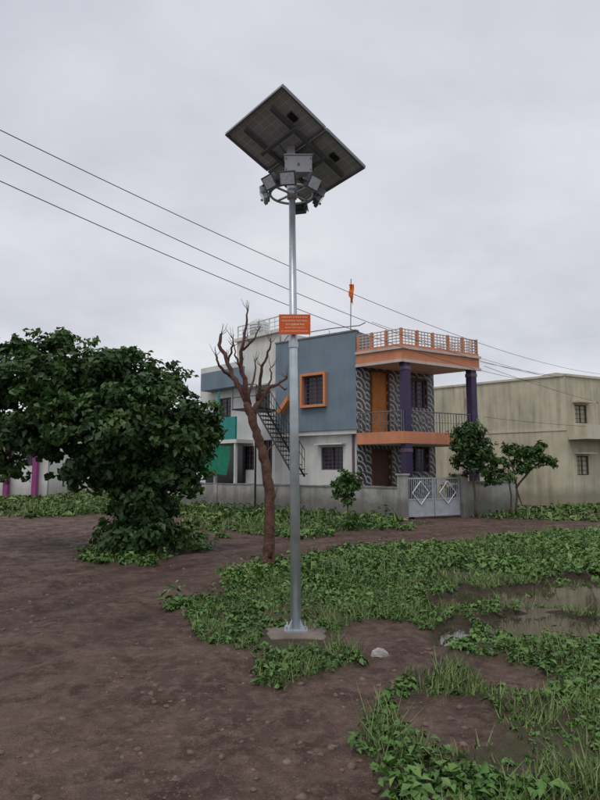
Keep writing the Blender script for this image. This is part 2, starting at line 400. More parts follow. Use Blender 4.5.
plants('field_weeds',5000,-34,4,19,50,.22,8,.26,'grass',.38)
plants('lawn_verge',2500,8,30,19,34,.2,8,.22,'grass',.38)
def blades(name,n,x0,x1,y0,y1,h,wd,bias=1.3,thr=.36,nf=1.7):
    x,y=scatter(n,x0,x1,y0,y1,bias); k=np.abs(x)<y*.62+1; x,y=x[k],y[k]
    g,w=masks(x,y); d=fbm(x*nf+5,y*nf,4,91)
    ok=(g>0)&(d>thr)&((w==0)|(rng.random(len(x))<.15))
    ok&=~((np.abs(x+.04)<.34)&(np.abs(y-5.93)<.32))
    x,y,d=x[ok],y[ok],d[ok]; z=hgt(x,y); n=len(x); th=rng.random(n)*6.283
    hh=h*(.3+rng.random(n)**1.5*1.3)*(.5+2.2*np.clip(d-thr,0,.4)); ww=wd*(.6+.8*rng.random(n)); c=np.stack([x,y,z-.01],1)
    s=np.stack([np.cos(th),np.sin(th),0*th],1); l=np.stack([-np.sin(th),np.cos(th),0*th],1)*(rng.normal(size=n)*.8)[:,None]
    up=np.array([0,0,1.])
    V=np.stack([c-s*ww[:,None]/2,c+s*ww[:,None]/2,c+(up+l)*hh[:,None]],1).reshape(-1,3)
    mesh_np(name,V,np.arange(n*3),3,'grass',np.repeat(np.clip(.1+.9*rng.random(n),0,1),3))
blades('grass',110000,-3,8,2.8,9,.11,.009,1.3,.42,2.6)
blades('grass_verge',60000,-8,13,8.5,17,.16,.018,1,.36)
blades('grass_field',50000,-34,26,17,45,.24,.05,1.3)
def stones(name,n,x0,x1,y0,y1,r0,r1,m):
    x,y=scatter(n,x0,x1,y0,y1,1.6); g,w=masks(x,y); ok=(g<1)&(w==0)&(np.abs(x)<y*.6+1)&(fbm(x*.9,y*.9,3,61)>.42); x,y=x[ok],y[ok]; z=hgt(x,y)
    base=[(0,0,1),(.9,0,.4),(.28,.85,.4),(-.72,.53,.4),(-.72,-.53,.4),(.28,-.85,.4),(.72,.53,-.4),(-.28,.85,-.4),(-.9,0,-.4),(-.28,-.85,-.4),(.72,-.53,-.4),(0,0,-1)]
    fs=[(0,1,2),(0,2,3),(0,3,4),(0,4,5),(0,5,1),(1,6,2),(2,7,3),(3,8,4),(4,9,5),(5,10,1),(6,7,2),(7,8,3),(8,9,4),(9,10,5),(10,6,1),(11,7,6),(11,8,7),(11,9,8),(11,10,9),(11,6,10)]
    n=len(x); r=r0+(r1-r0)*rng.random(n)**6; Bs=np.array(base)
    V=(Bs[None]*(.6+.8*rng.random((n,12,1)))*(r[:,None]*(np.array([1,1,.5])+rng.random((n,3))*.4))[:,None,:])
    V+=np.stack([x,y,z],1)[:,None,:]
    idx=(np.arange(n)[:,None]*12+np.array(fs).ravel()[None]).ravel()
    mesh_np(name,V.reshape(-1,3),idx,3,m)
stones('gravel_stones',18000,-8,9,2.8,17,.004,.028,'stone')
mb=MB(); c=G(380,657); random.seed(3); k_=.72
mb.tube([c+Vector(p)*k_ for p in ((-.10,0,.0),(-.07,.01,.03),(-.02,.02,.045),(.03,0,.04),(.08,-.01,.02),(.11,0,.0))],[.02*k_,.045*k_,.055*k_,.05*k_,.035*k_,.012*k_],9,.22); mb.obj('pale_rock','stonew')
# ------------------------------------------------------------ SOLAR STREET LIGHT
sl=empty('solar_street_light'); b0=G(296,632); YP=b0.y; xb=b0.x
zt=Zp(292,188,YP); xt=P(292,188,YP).x
mb=MB(); mb.tube([(xb,YP,.03),(xb+(xt-xb)*.5,YP,zt*.5),(xt,YP,zt)],[.056,.045,.034],16); mb.obj('pole',"galv",sl,True)
mb=MB(); n=22; random.seed(5)
ring=[]
for k in range(n):
    t=2*math.pi*k/n; r=.31/max(abs(math.cos(t)),abs(math.sin(t)))**.7*random.uniform(.88,1.08); ring.append((xb+r*math.cos(t),YP+r*math.sin(t)))
vs=[(x,y,-.12) for x,y in ring]+[(xb+(x-xb)*.97,YP+(y-YP)*.97,.008+random.uniform(-.004,.004)) for x,y in ring]+[(xb+(x-xb)*.85,YP+(y-YP)*.85,.022+random.uniform(-.004,.004)) for x,y in ring]+[(xb,YP,.026)]
fs=[(i,(i+1)%n,n+(i+1)%n,n+i) for i in range(n)]+[(n+i,n+(i+1)%n,2*n+(i+1)%n,2*n+i) for i in range(n)]+[(2*n+i,2*n+(i+1)%n,3*n) for i in range(n)]
mb.add(vs,fs); mb.obj('concrete_footing','concrete',sl)
mb=MB(); mb.box(xb-.115,xb+.115,YP-.115,YP+.115,.020,.040)
for a in (-1,1):
    for bb in (-1,1):
        mb.tube([(xb+a*.09,YP+bb*.09,.039),(xb+a*.09,YP+bb*.09,.075)],.011,6)
for k in range(4):
    t=math.pi/2*k+.78; d=Vector((math.cos(t),math.sin(t),0)); q=Vector((-d.y,d.x,0))*.004
    o=Vector((xb,YP,.039)); mb.add([o+d*.05+q,o+d*.11+q,o+d*.055+Vector((0,0,.09))+q,o+d*.05-q,o+d*.11-q,o+d*.055+Vector((0,0,.09))-q],[(0,1,2),(5,4,3),(0,3,4,1),(1,4,5,2),(2,5,3,0)])
mb.obj('base_plate','galv',sl)
for nm,py,r in (('pole_collar',188,.055),('clamp_band',345,.050)):
    z=Zp(292,py,YP); f=z/zt; mb=MB(); mb.tube([(xb+(xt-xb)*f,YP,z-.03),(xb+(xt-xb)*f,YP,z+.03)],r,16); mb.obj(nm,'galv',sl)
top=Vector((xt,YP,zt))
def CP(px,py,d): return cam2w((px-300)/F*d,(400-py)/F*d,d)
A=CP(282,84,5.8); B=CP(366,167,6.5); D=CP(225,133,6.47); C=D+B-A
pu=(B-A); pv=(A-D); pn=pu.cross(pv).normalized()
if pn.z>0: pn=-pn
pc=(A+C)/2; hu=pu/2; hv=pv/2; uu=pu.normalized(); vv=pv.normalized()
m,nt,bs=nodes_mat('solar_backsheet')
tc=nt.nodes.new('ShaderNodeTexCoord'); cv=[]
for ax_ in (uu,vv):
    d=nt.nodes.new('ShaderNodeVectorMath'); d.operation='DOT_PRODUCT'; d.inputs[1].default_value=ax_
    nt.links.new(tc.outputs['Object'],d.inputs[0]); cv.append(d.outputs['Value'])
cb=nt.nodes.new('ShaderNodeCombineXYZ'); nt.links.new(cv[0],cb.inputs[0]); nt.links.new(cv[1],cb.inputs[1])
br=nt.nodes.new('ShaderNodeTexBrick'); br.offset=0; br.inputs['Scale'].default_value=1
br.inputs['Brick Width'].default_value=.0785; br.inputs['Row Height'].default_value=.104; br.inputs['Mortar Size'].default_value=.0035
br.inputs['Color1'].default_value=(.44,.46,.50,1); br.inputs['Color2'].default_value=(.39,.41,.45,1); br.inputs['Mortar'].default_value=(.62,.64,.67,1)
nt.links.new(cb.outputs[0],br.inputs['Vector']); nt.links.new(br.outputs[0],bs.inputs['Base Color']); bs.inputs['Roughness'].default_value=.4
M['back']=m
M['cells']=mat('solar_cells',(.015,.02,.05),.12,0,.2,9,bmp=0,spec=.6)
for i,sgn in enumerate((-1,1)):
    cc=pc+hu*.5*sgn; q=hu*.5-uu*.008
    mb=MB(); mb.obox(cc,q-uu*.02,hv-vv*.02,pn*.004); mb.obj('module_backsheet_%d'%i,'back',sl)
    mb=MB(); mb.obox(cc-pn*.008,q-uu*.02,hv-vv*.02,pn*.003); mb.obj('module_cells_%d'%i,'cells',sl)
    mb=MB()
    for s2 in (-1,1):
        mb.obox(cc+s2*(q-uu*.009)+pn*.008,uu*.011,hv,pn*.02)
        mb.obox(cc+s2*(hv-vv*.009)+pn*.008,q-uu*.0205,vv*.011,pn*.0195)
    mb.obj('module_frame_%d'%i,'alu',sl)
    mb=MB(); mb.obox(cc+hv*.62+pn*.018,uu*.05,vv*.03,pn*.013); mb.obj('junction_box_%d'%i,'black',sl)
mb=MB()
for s2 in (-.45,.45): mb.obox(pc+hv*s2+pn*.047,hu*.86,vv*.018,pn*.018)
for s2 in (-.36,.36): mb.obox(pc+hu*s2+pn*.083,uu*.018,hv*.6,pn*.016)
mb.obj('panel_rails','galv_dark',sl)
mb=MB(); pm=pc+pn*.10
mb.tube([top,Vector((xt,YP,zt+.42)),Vector((pm.x,pm.y,pm.z-.05)),pm],[.036,.036,.03,.03],12)
for s2 in (-1,1): mb.tube([Vector((xt,YP,zt+.28)),pm+hu*.36*s2],.012,8)
mb.obj('panel_mast','galv_dark',sl)
zb=Zp(298,171,YP)
mb=MB(); mb.box(xt-.075,xt+.215,YP-.17,YP-.03,zb-.10,zb+.085); mb.obj('battery_box','boxgrey',sl,bevel=.008)
mb=MB(); mb.box(xt-.085,xt+.225,YP-.18,YP-.02,zb+.088,zb+.102); mb.box(xt-.055,xt+.035,YP-.13,YP-.04,zb+.10,zb+.22); mb.obj('controller_box','boxgrey',sl,bevel=.005)
mb=MB(); mb.box(xt+.06,xt+.085,YP-.176,YP-.171,zb-.03,zb+.0)
for x in (xt-.06,xt+.20): mb.box(x-.006,x+.006,YP-.176,YP-.171,zb+.04,zb+.06); mb.box(x-.006,x+.006,YP-.176,YP-.171,zb-.08,zb-.06)
mb.obj('box_latches','galv_dark',sl)
zr=Zp(292,196,YP)+.02; R=.235; rp=[Vector((xt+R*math.cos(t),YP+R*math.sin(t),zr)) for t in np.linspace(0,2*math.pi,33)]
mb=MB(); mb.tube(rp,.014,8,caps=False)
for k in range(4):
    t=math.pi/4+k*math.pi/2; mb.tube([(xt,YP,zr),(xt+R*math.cos(t),YP+R*math.sin(t),zr)],.013,8)
mb.tube([(xt,YP,zr-.05),(xt,YP,zr+.05)],.055,16)
mb.obj('lamp_ring','galv',sl,True)
def flood(i,ang,tilt,up,mk='lampbody'):
    a=math.radians(ang); o=Vector((math.cos(a),math.sin(a),0)); s=Vector((-o.y,o.x,0)); t=math.radians(tilt)
    f=o*math.cos(t)-Vector((0,0,1))*math.sin(t); u=s.cross(f)
    if u.z<0:u=-u
    c=Vector((xt,YP,zr))+o*(R+.07)+Vector((0,0,up))
    mb=MB(); mb.obox(c,s*.088,u*.072,f*.018)
    for k in range(9): mb.obox(c-f*.032+s*(k-4)*.018,s*.003,u*.06,f*.014)
    mb.obox(c-f*.03,s*.04,u*.03,f*.022)
    mb.obj('floodlight_body_%d'%i,mk,sl)
    mb=MB(); mb.obox(c+f*.020,s*.072,u*.056,f*.003); mb.obj('floodlight_lens_%d'%i,'lens',sl)
    mb=MB()
    for k in (-1,1): mb.obox(c+s*.097*k-f*.015,s*.004,u*.012,f*.05)
    for k in (-1,1): mb.tube([c+s*.097*k-f*.05,Vector((xt,YP,zr))+o*R+s*.06*k],.006,6)
    mb.obox(c-f*.066,s*.10,u*.012,f*.003)
    mb.obj('floodlight_bracket_%d'%i,'galv_dark',sl)
flood(0,262,35,.03,'lampbody'); flood(1,183,25,-.02,'lampgrey'); flood(2,222,38,.04,'lampbody'); flood(3,318,35,.03,'lampbody'); flood(4,8,35,-.03,'lampbody'); flood(5,75,35,-.04,'lampbody')
mb=MB()
mb.tube([Vector((xt+.1,YP-.05,zb-.1)),Vector((xt+.13,YP-.08,zb-.2)),Vector((xt+.05,YP-.02,zb-.25)),Vector((xt,YP,zr))],.007,6)
mb.tube([pc+hu*.45+pn*.04,pc+hu*.4+pn*.14,pc+hu*.25+pn*.2,Vector((xt+.15,YP-.05,zb+.10))],.006,6)
mb.obj('cables','black',sl,True)
sg=empty('notice_sign'); a=P(279,314.5,YP-.075); c=P(310.5,334.5,YP-.075)
mb=MB(); mb.box(a.x,c.x,YP-.080,YP-.074,c.z,a.z); mb.obj('sign_plate','signred',sg)
mb=MB(); W_=c.x-a.x; H_=a.z-c.z; y0=YP-.0825
for r,(f0,f1,hh) in enumerate([(.1,.9,.075),(.1,.9,.075),(.22,.8,.095),(.2,.8,.06),(.08,.93,.06)]):
    z=a.z-H_*(.12+.175*r); x=a.x+W_*f0
    while x<a.x+W_*f1:
        w_=W_*random.uniform(.03,.08); mb.box(x,min(x+w_,a.x+W_*f1),y0,YP-.0802,z-.003,z)
        k=x
        while k<x+w_-.004:
            mb.box(k,k+.0035,y0,YP-.0802,z-H_*hh*random.uniform(.6,1),z-.0031); k+=random.uniform(.006,.010)
        x+=w_+W_*.018
mb.obj('lettering','signtext',sg)
mb=MB()
for z in (a.z-.05,c.z+.05): mb.box(xb-.062,xb+.066,YP-.073,YP-.048,z-.012,z+.012)
mb.obj('sign_clamps','galv',sg)
# ------------------------------------------------------------ POWER LINES
pl=empty('power_lines'); mb=MB()
for (yl,xm,ym,yr) in ((130,300,271,374),(155,292,291,380),(181,285,304,386)):
    a=P(0,yl,9.5); c=P(600,yr,34)
    dx=ray(xm,ym)[0]/ray(xm,ym)[1]; t=(dx*a.y-a.x)/((c.x-a.x)-dx*(c.y-a.y)); Ym=a.y+t*(c.y-a.y)
    zm=Zp(xm,ym,Ym); S=(a.z+(c.z-a.z)*t-zm)/(4*t*(1-t))
    pts=[]
    for t in np.linspace(-.35,1.2,70):
        pts.append((a.x+(c.x-a.x)*t,a.y+(c.y-a.y)*t,a.z+(c.z-a.z)*t-4*S*t*(1-t)))
    mb.tube(pts,.0085,5)
mb.obj('conductors','wire',pl)
mb=MB()
for (p,q,s) in ((P(484,366,22.3),P(640,412,30),.15),(P(480,362,22.6),P(640,388,33),.1),(P(372,322,23),P(640,395,33),.35),(P(484,417,22.5),P(640,428,30),.1)):
    pts=[]
    for t in np.linspace(0,1,20):
        r=p.lerp(q,t); pts.append((r.x,r.y,r.z-4*s*t*(1-t)))
    mb.tube(pts,.008,5)
mb.obj('service_cables','wire',pl)
def upole(x,y,h):
    e=empty('utility_pole'); mb=MB(); mb.tube([(x,y,-.3),(x,y,h)],[.14,.09],10); mb.obj('post','concrete',e,True)
    mb=MB(); mb.box(x-.6,x+.6,y-.04,y+.04,h-.35,h-.27); mb.obj('crossarm','galv_dark',e)
upole(-12.35,.95,8.8); upole(21.3,39,8.2)
# ------------------------------------------------------------ MAIN HOUSE
H=empty('two_storey_house')
def xyh(px,Y,py=470):
    p=P(px,py,Y); return Vector((p.x,p.y))
Bp=xyh(275,24); Lp=xyh(357,21.7); Np=xyh(404,20.5); Rp=xyh(483,22.5); Wp=Rp+(Lp-Np); Bk=Bp+(Wp-Lp)
zs_t=Zp(403,347,20.5); zs_b=Zp(403,360,20.5); zr_t=Zp(403,328,20.5); zf_t=Zp(403,431,20.5); zf_b=Zp(403,443,20.5)
zbt=Zp(357,331,21.7); zbb=Zp(357,429,21.7)
F1=Fac(Bp,Lp); F2=Fac(Lp,Wp); FN=Fac(Lp,Np); FR=Fac(Np,Rp); FE=Fac(Wp,Bk); FB=Fac(Bk,Bp)
def inset(poly,k):
    c=sum(poly,Vector((0,0)))/len(poly); return [c+(p-c)*k for p in poly]
gl=MB(); fr=MB()
mb=MB(); mb.prism(inset([Bp,Lp,Wp,Bk],.6),-.1,zs_t-.4); mb.obj('core','white',H)
w1=F1.rect(304,376,325,405)
mb=MB(); F1.wall(mb,0,F1.L,zbb,zbt,[w1],.12)
mb.quad(F1.pt(0,zbb,0),F1.pt(F1.L,zbb,0),F1.pt(F1.L,zbb,-.5),F1.pt(0,zbb,-.5))
mb.quad(F1.pt(0,zbt,0),F1.pt(F1.L,zbt,0),F1.pt(F1.L,zbt,-.2),F1.pt(0,zbt,-.2))
mb.quad(F1.pt(0,zbb,0),F1.pt(0,zbt,0),F1.pt(0,zbt,-.5),F1.pt(0,zbb,-.5))
mb.quad(F1.pt(F1.L,zs_t-.05,0),F1.pt(F1.L,zbt,0),F1.pt(F1.L,zbt,-1.2),F1.pt(F1.L,zs_t-.05,-1.2))
mb.quad(F1.pt(F1.L,zs_t-.05,-.2),F1.pt(F1.L,zbt,-.2),F1.pt(0,zbt,-.2),F1.pt(0,zs_t-.05,-.2))
mb.obj('blue_facade','blue',H)
mb=MB(); F1.box(mb,-.02,F1.L+.02,zbt+.003,zbt+.06,-.22,.03); mb.obj('parapet_coping','coping',H)
F1.window(gl,fr,w1,bars=6)
mb=MB(); e=.10; a0,a1,z0,z1=w1
for r in ((a0-e,a0,z0-e,z1+e),(a1,a1+e,z0-e,z1+e),(a0,a1,z0-e,z0),(a0,a1,z1,z1+e)): F1.box(mb,*r,.002,.16)
mb.obj('window_surround','orange2',H,bevel=.01)
w2=F1.rect(321,447,343,470,-.3)
mb=MB(); F1.wall(mb,.1,F1.L,-.1,zbb,[w2],.12,-.3); mb.quad(F1.pt(F1.L,0,-.3),F1.pt(F1.L,zbb,-.3),F1.pt(F1.L,zbb,0),F1.pt(F1.L,0,0)); mb.obj('ground_wall','white',H)
F1.window(gl,fr,w2,d=-.3,bars=5)
mb=MB(); F1.box(mb,w2[0]-.12,w2[1]+.12,w2[3]+.08,w2[3]+.13,-.298,-.02); mb.obj('window_canopy','white',H)
mb=MB(); F1.box(mb,.1,F1.L-.02,zbb-.16,zbb-.003,-.298,-.05); mb.obj('beam_band','white',H)
mb=MB(); s,_=F1.hit(349,400); F1.box(mb,s-.035,s+.035,.2,zbb-.17,-.29,-.22); s,_=F1.hit(296,400); F1.box(mb,s-.04,s+.04,zbb+.2,zbt-.3,.003,.08); mb.obj('rainwater_pipes','frame',H)
tm=tilemat('patterned_tile',F2.u)
mb=MB(); dr1=(F2.hit(371.5,400)[0],F2.hit(388,400)[0],zf_t,Zp(380,371,22)); wu=F2.rect(410,380,426,408)
F2.wall(mb,0,F2.L,zf_t,zs_b,[dr1,wu],.11); F2.window(gl,fr,wu,bars=5)
dg=(F2.hit(373,450)[0],F2.hit(390,450)[0],.25,2.3); wg=F2.rect(406,448,428,472)
F2.wall(mb,0,F2.L,-.1,zf_b,[dg,wg],.11); F2.window(gl,fr,wg,bars=5)
mb.obj('tiled_wall',tm,H)
mb=MB(); F2.box(mb,dr1[0],dr1[1],dr1[2],dr1[3],-.12,-.07)
F2.box(mb,dr1[0]+.08,dr1[1]-.08,dr1[2]+.2,dr1[2]+.85,-.069,-.05); F2.box(mb,dr1[0]+.08,dr1[1]-.08,dr1[2]+1.0,dr1[3]-.15,-.069,-.05)
mb.obj('upper_door','door',H)
mb=MB(); F2.box(mb,dg[0],dg[1],dg[2],dg[3],-.12,-.07); mb.obj('ground_door','doordark',H)
mb=MB()
for q in (dr1,wu,dg,wg):
    for r in ((q[0]-.07,q[0],q[2],q[3]+.07),(q[1],q[1]+.07,q[2],q[3]+.07),(q[0],q[1],q[3],q[3]+.07)): F2.box(mb,*r,.003,.03)
mb.obj('door_window_trim','doordark',H)
gl.obj('window_glass','glass',H); fr.obj('window_grilles','frame',H)
mb=MB(); FE.wall(mb,0,FE.L,-.1,zs_b); FB.wall(mb,0,FB.L,-.1,zs_t+.5); FE.wall(mb,0,FE.L,zs_b+.002,zs_t+.5,d=.003); mb.obj('side_walls','white',H)
cs=(Lp+Rp)/2
slab=[Lp,Np,Rp,Wp]
mb=MB(); mb.prism(slab,zs_b,zs_t); mb.prism(slab,zf_b,zf_t); mb.obj('balcony_slabs','orange',H)
mb=MB(); mb.prism(inset(slab,.97),zs_b-.02,zs_b-.003); mb.prism(inset(slab,.97),zf_b-.02,zf_b-.003); mb.obj('soffits','cream',H)
mb=MB(); mb.prism(inset(slab,.985),-.1,.22); mb.obj('porch_floor','slabtop',H)
mb=MB(); mb.prism([Bp+(Lp-Bp)*.01+Vector((.1,.1)),Lp+Vector((0,.25)),Wp,Bk],zs_t-.35,zs_t-.01); mb.obj('roof_slab','slabtop',H)
mb=MB()
FN.box(mb,0,FN.L+.06,zs_b-.06,zs_b+.04,.002,.05); FR.box(mb,-.05,FR.L+.05,zs_b-.06,zs_b+.04,.002,.05)
FN.box(mb,0,FN.L+.06,zs_t-.05,zs_t+.04,.002,.06); FR.box(mb,-.05,FR.L+.05,zs_t-.05,zs_t+.04,.002,.06)
mb.obj('slab_drip_band','cream',H)
mb=MB(); mc=MB()
for pc_ in (Np+ (cs-Np).normalized()*.30, Rp+(cs-Rp).normalized()*.35):
    for z0,z1 in ((-.1,zf_b),(zf_t,zs_b)):
        c3=Vector((pc_.x,pc_.y,(z0+z1)/2)); mb.obox(c3,FR.u*.14,FR.n*.14,Vector((0,0,(z1-z0)/2-.003)))
        c3=Vector((pc_.x,pc_.y,z1-.24)); mc.obox(c3,FR.u*.155,FR.n*.155,Vector((0,0,.06)))
mb.obj('columns','purple',H,bevel=.01); mc.obj('column_caps','frame',H)
def rail(fc,mbx,z0,z1,s0,s1,step,rh,d=-.08,rr=.014,mid=1):
    mbx.tube([fc.pt(s0,z1,d),fc.pt(s1,z1,d)],rr*1.5,8)
    for k in range(mid): z=z0+(z1-z0)*(k+1)/(mid+1); mbx.tube([fc.pt(s0,z,d),fc.pt(s1,z,d)],rr*.8,6)
    n=max(2,int((s1-s0)/step)+1)
    for i in range(n):
        s=s0+(s1-s0)*i/(n-1); mbx.tube([fc.pt(s,z0,d),fc.pt(s,z1,d)],rr*(.9 if i%rh else 1.6),6)
mb=MB(); rail(FN,mb,zf_t,zf_t+.72,.05,FN.L-.1,.14,6); rail(FR,mb,zf_t,zf_t+.72,.1,FR.L-.1,.14,6); mb.obj('balcony_railing','galv_dark',H)
mb=MB(); zz=zs_t+.14
for fc in (FN,FR):
    fc.box(mb,.02,fc.L-.02 if fc is FN else fc.L,zs_t+.041,zz,-.14,-.02)
    n=int(fc.L/.9)+1
    for i in range(n+1):
        s=.06+(fc.L-.12)*i/n; fc.box(mb,s-.04,s+.04,zz,zr_t+.03,-.125,-.035)
mb.obj('parapet_posts','orange',H)
mb=MB()
for fc in (FN,FR):
    for z in np.linspace(zz+.10,zr_t-.0,5): fc.box(mb,.02,fc.L-.02,z-.014,z+.014,-.10,-.06)
    n=int(fc.L/.16)
    for i in range(n): s=.1+(fc.L-.2)*i/n; fc.box(mb,s-.010,s+.010,zz,zr_t-.02,-.09,-.07)
FK=Fac(Rp,Wp)
for z in np.linspace(zz+.10,zr_t,5): FK.box(mb,0,FK.L,z-.014,z+.014,-.10,-.06)
for i in range(12): s=.1+(FK.L-.2)*i/12; FK.box(mb,s-.010,s+.010,zz,zr_t-.02,-.09,-.07)
mb.obj('parapet_rails','cream',H)
mb=MB(); pr=[F1.pt(F1.hit(x,y)[0],F1.hit(x,y)[1],-.1) for x,y in ((283,340),(287,335),(300,333),(330,328),(358,325),(364,322))]
mb.tube(pr,.018,8)
for x in (290,308,328,348): s,_=F1.hit(x,335); mb.tube([F1.pt(s,zbt-.1,-.1),F1.pt(s,F1.hit(x,331)[1]+.03,-.1)],.012,6)
mb.obj('roof_pipe_rail','galv_dark',H)
fl=empty('flag'); p0=P(350.5,334,23); p1=P(351,279,23)
mb=MB(); mb.tube([p0-Vector((0,0,.4)),p1],.016,8); mb.obj('flag_pole','doordark',fl)
mb=MB(); n=8; vs=[];fs=[]
for i in range(n+1):
    t=i/n; z=p1.z-.22-t*.75; wv=.03*math.sin(t*9); half=.20*(1-.25*t)*(1 if i<6 else .55)
    vs+=[(p1.x-half*.45+wv,p1.y,z),(p1.x+.02+wv,p1.y+.05*math.sin(t*7+1),z+.02),(p1.x+half*.55+wv*.5,p1.y-.03,z-.1*t)]
for i in range(n): fs+=[(3*i,3*i+1,3*i+4,3*i+3),(3*i+1,3*i+2,3*i+5,3*i+4)]
mb.add(vs,fs); mb.obj('flag_cloth','flag',fl,True)
# ------------------------------------------------------------ WHITE HOUSE (left)
WH=empty('white_house'); a=xyh(199,29); b=xyh(279,25); FW=Fac(a,b)
sT=FW.hit(236,430)[0]; zT=FW.hit(258,335)[1]; zL=FW.hit(215,366)[1]; z2=FW.hit(215,388)[1]
gl=MB(); fr=MB(); mb=MB()
ww=FW.rect(257,389,270,408); wv=FW.rect(219,398,231,420); wx=FW.rect(243,446,254,470); wy=FW.rect(262,440,272,474)
FW.wall(mb,sT,FW.L,-.1,zT,[ww,wx,wy],.12); FW.wall(mb,0,sT,-.1,zL,[wv],.12)
for h in (ww,wv,wx,wy): FW.window(gl,fr,h,bars=4)
mb.obj('front_wall','white',WH)
gl.obj('window_glass','glass',WH); fr.obj('window_grilles','frame',WH)
mb=MB(); mb.prism([FW.pt(sT,0,-.13).xy,FW.pt(FW.L,0,-.13).xy,FW.pt(FW.L,0,-3.2).xy,FW.pt(sT,0,-3.2).xy],zL-.3,zT-.05)
q=[FW.pt(0,0,-.13).xy,FW.pt(FW.L-.003,0,-.13).xy,FW.pt(FW.L-.003,0,-3.5).xy,FW.pt(0,0,-3.5).xy]; mb.prism(q,-.1,zL-.05); mb.obj('body','white',WH)
mb=MB(); r=FW.rect(201,370,243,388,.6); FW.box(mb,r[0],r[1],r[2],r[3],.5,.6); FW.box(mb,r[0],r[0]+.1,r[2],r[3],-.1,.499); FW.box(mb,r[0]+.101,r[1],r[2],r[2]+.1,-.05,.499); mb.obj('balcony_band','blue',WH)
mb=MB(); FW.box(mb,sT,FW.L+.02,z2-.32,z2-.12,.003,.16); FW.box(mb,sT-.05,FW.L+.05,zT-.12,zT+.03,.003,.14); FW.box(mb,ww[0]-.15,ww[1]+.15,ww[3]+.1,ww[3]+.17,.003,.4); mb.obj('cornice','white',WH)
mb=MB(); r=FW.rect(204,418,236,440,.9); FW.box(mb,r[0],r[1],r[2],r[3],.85,.95); FW.box(mb,r[0]+.9,r[0]+1.02,r[2],r[3]+1.2,.8,.84); mb.obj('teal_parapet','teal',WH)
mb=MB(); FW.box(mb,r[0]-.1,r[1]+.1,r[2]-.16,r[2]-.003,-.05,.96); FW.box(mb,r[1]-.1,r[1],-.1,r[2]-.17,.8,.92); FW.box(mb,r[0]+.8,r[0]+.92,-.1,r[2]-.17,.8,.92); mb.obj('porch_slab','white',WH)
mb=MB(); FW.box(mb,.6,r[1]-.4,.2,r[2]-.25,.003,.04); mb.obj('porch_opening','glass',WH)
mb=MB(); vs=[];fs=[]; r=FW.rect(200,446,226,474,1.3); nn=10
for i in range(nn+1):
    for j in range(5):
        s=r[0]+(r[1]-r[0])*i/nn; z=r[3]-(r[3]-r[2])*j/4; vs.append(FW.pt(s,z-.05*math.sin(i*.9),1.2+.12*math.sin(i*1.7+j*.6)))
for i in range(nn):
    for j in range(4): fs.append((i*5+j,i*5+j+1,i*5+j+6,i*5+j+5))
mb.add(vs,fs); mb.obj('shade_net','tarp',WH,True)
mb=MB()
rail(FW,mb,zT+.03,zT+.62,sT,FW.L,.35,3,-.05,.02,2); mb.obj('roof_rail','white',WH)
mb=MB(); pt=P(259,331,26.5); zt0=pt.z-.2
mb.tube([(pt.x,pt.y,zt0),(pt.x,pt.y,zt0+.1),(pt.x,pt.y,zt0+.55),(pt.x,pt.y,zt0+.72),(pt.x,pt.y,zt0+.76)],[.40,.42,.42,.2,.1],16)
for z in (.15,.28,.41): mb.tube([(pt.x,pt.y,zt0+z),(pt.x,pt.y,zt0+z+.04)],.435,16)
mb.obj('water_tank','tank',WH,True)
mb=MB(); mb.tube([P(247,342,26.3),P(247,300,26.3)],.012,6); mb.obj('antenna','galv_dark',WH)
mb=MB(); r=F1.rect(277,396,288,411,.3)
mb.add([F1.pt(r[0],r[2],.35),F1.pt(r[1],r[3],.35),F1.pt(r[1],r[3]-.2,.35),F1.pt(r[0]+.15,r[2]-.1,.35),F1.pt(r[0],r[2],.0),F1.pt(r[1],r[3],.0),F1.pt(r[1],r[3]-.2,.0),F1.pt(r[0]+.15,r[2]-.1,.0)],[(0,3,2,1),(4,5,6,7),(0,1,5,4),(1,2,6,5),(2,3,7,6),(3,0,4,7)]); mb.obj('orange_fin','orange2',H)
ST_=empty('steel_staircase'); mb=MB(); D0=.35; D1=1.0
s0,z0=F1.hit(256,407,D1); s1,z1=F1.hit(294,474,D1); n=16
for i in range(n):
    s=s0+(s1-s0)*i/(n-1); z=z0+(z1-z0)*i/(n-1); F1.box(mb,s-.13,s+.13,z-.02,z+.015,D0,D1)
for d in (D0,D1):
    for (dz,rr) in ((-.1,.035),(.9,.018),(.5,.012)): mb.tube([F1.pt(s0,z0+dz,d),F1.pt(s1,z1+dz,d)],rr,6)
    for i in range(0,n,1): s=s0+(s1-s0)*i/(n-1); z=z0+(z1-z0)*i/(n-1); mb.tube([F1.pt(s,z-.1,d),F1.pt(s,z+.9,d)],.012,6)
F1.box(mb,s0-1.3,s0,z0-.05,z0,-.6,D1); 
for s in (s0-1.25,s0-.6,s0): mb.tube([F1.pt(s,z0,D1),F1.pt(s,z0+.9,D1)],.015,6)
for zz_ in (.45,.9): mb.tube([F1.pt(s0-1.25,z0+zz_,D1),F1.pt(s0,z0+zz_,D1)],.016,6)
mb.tube([F1.pt(s0-.05,0,D1-.05),F1.pt(s0-.05,z0,D1-.05)],.04,8); mb.tube([F1.pt(s1,0,D1-.05),F1.pt(s1,z1,D1-.05)],.04,8)
mb.obj('flight','black',ST_)
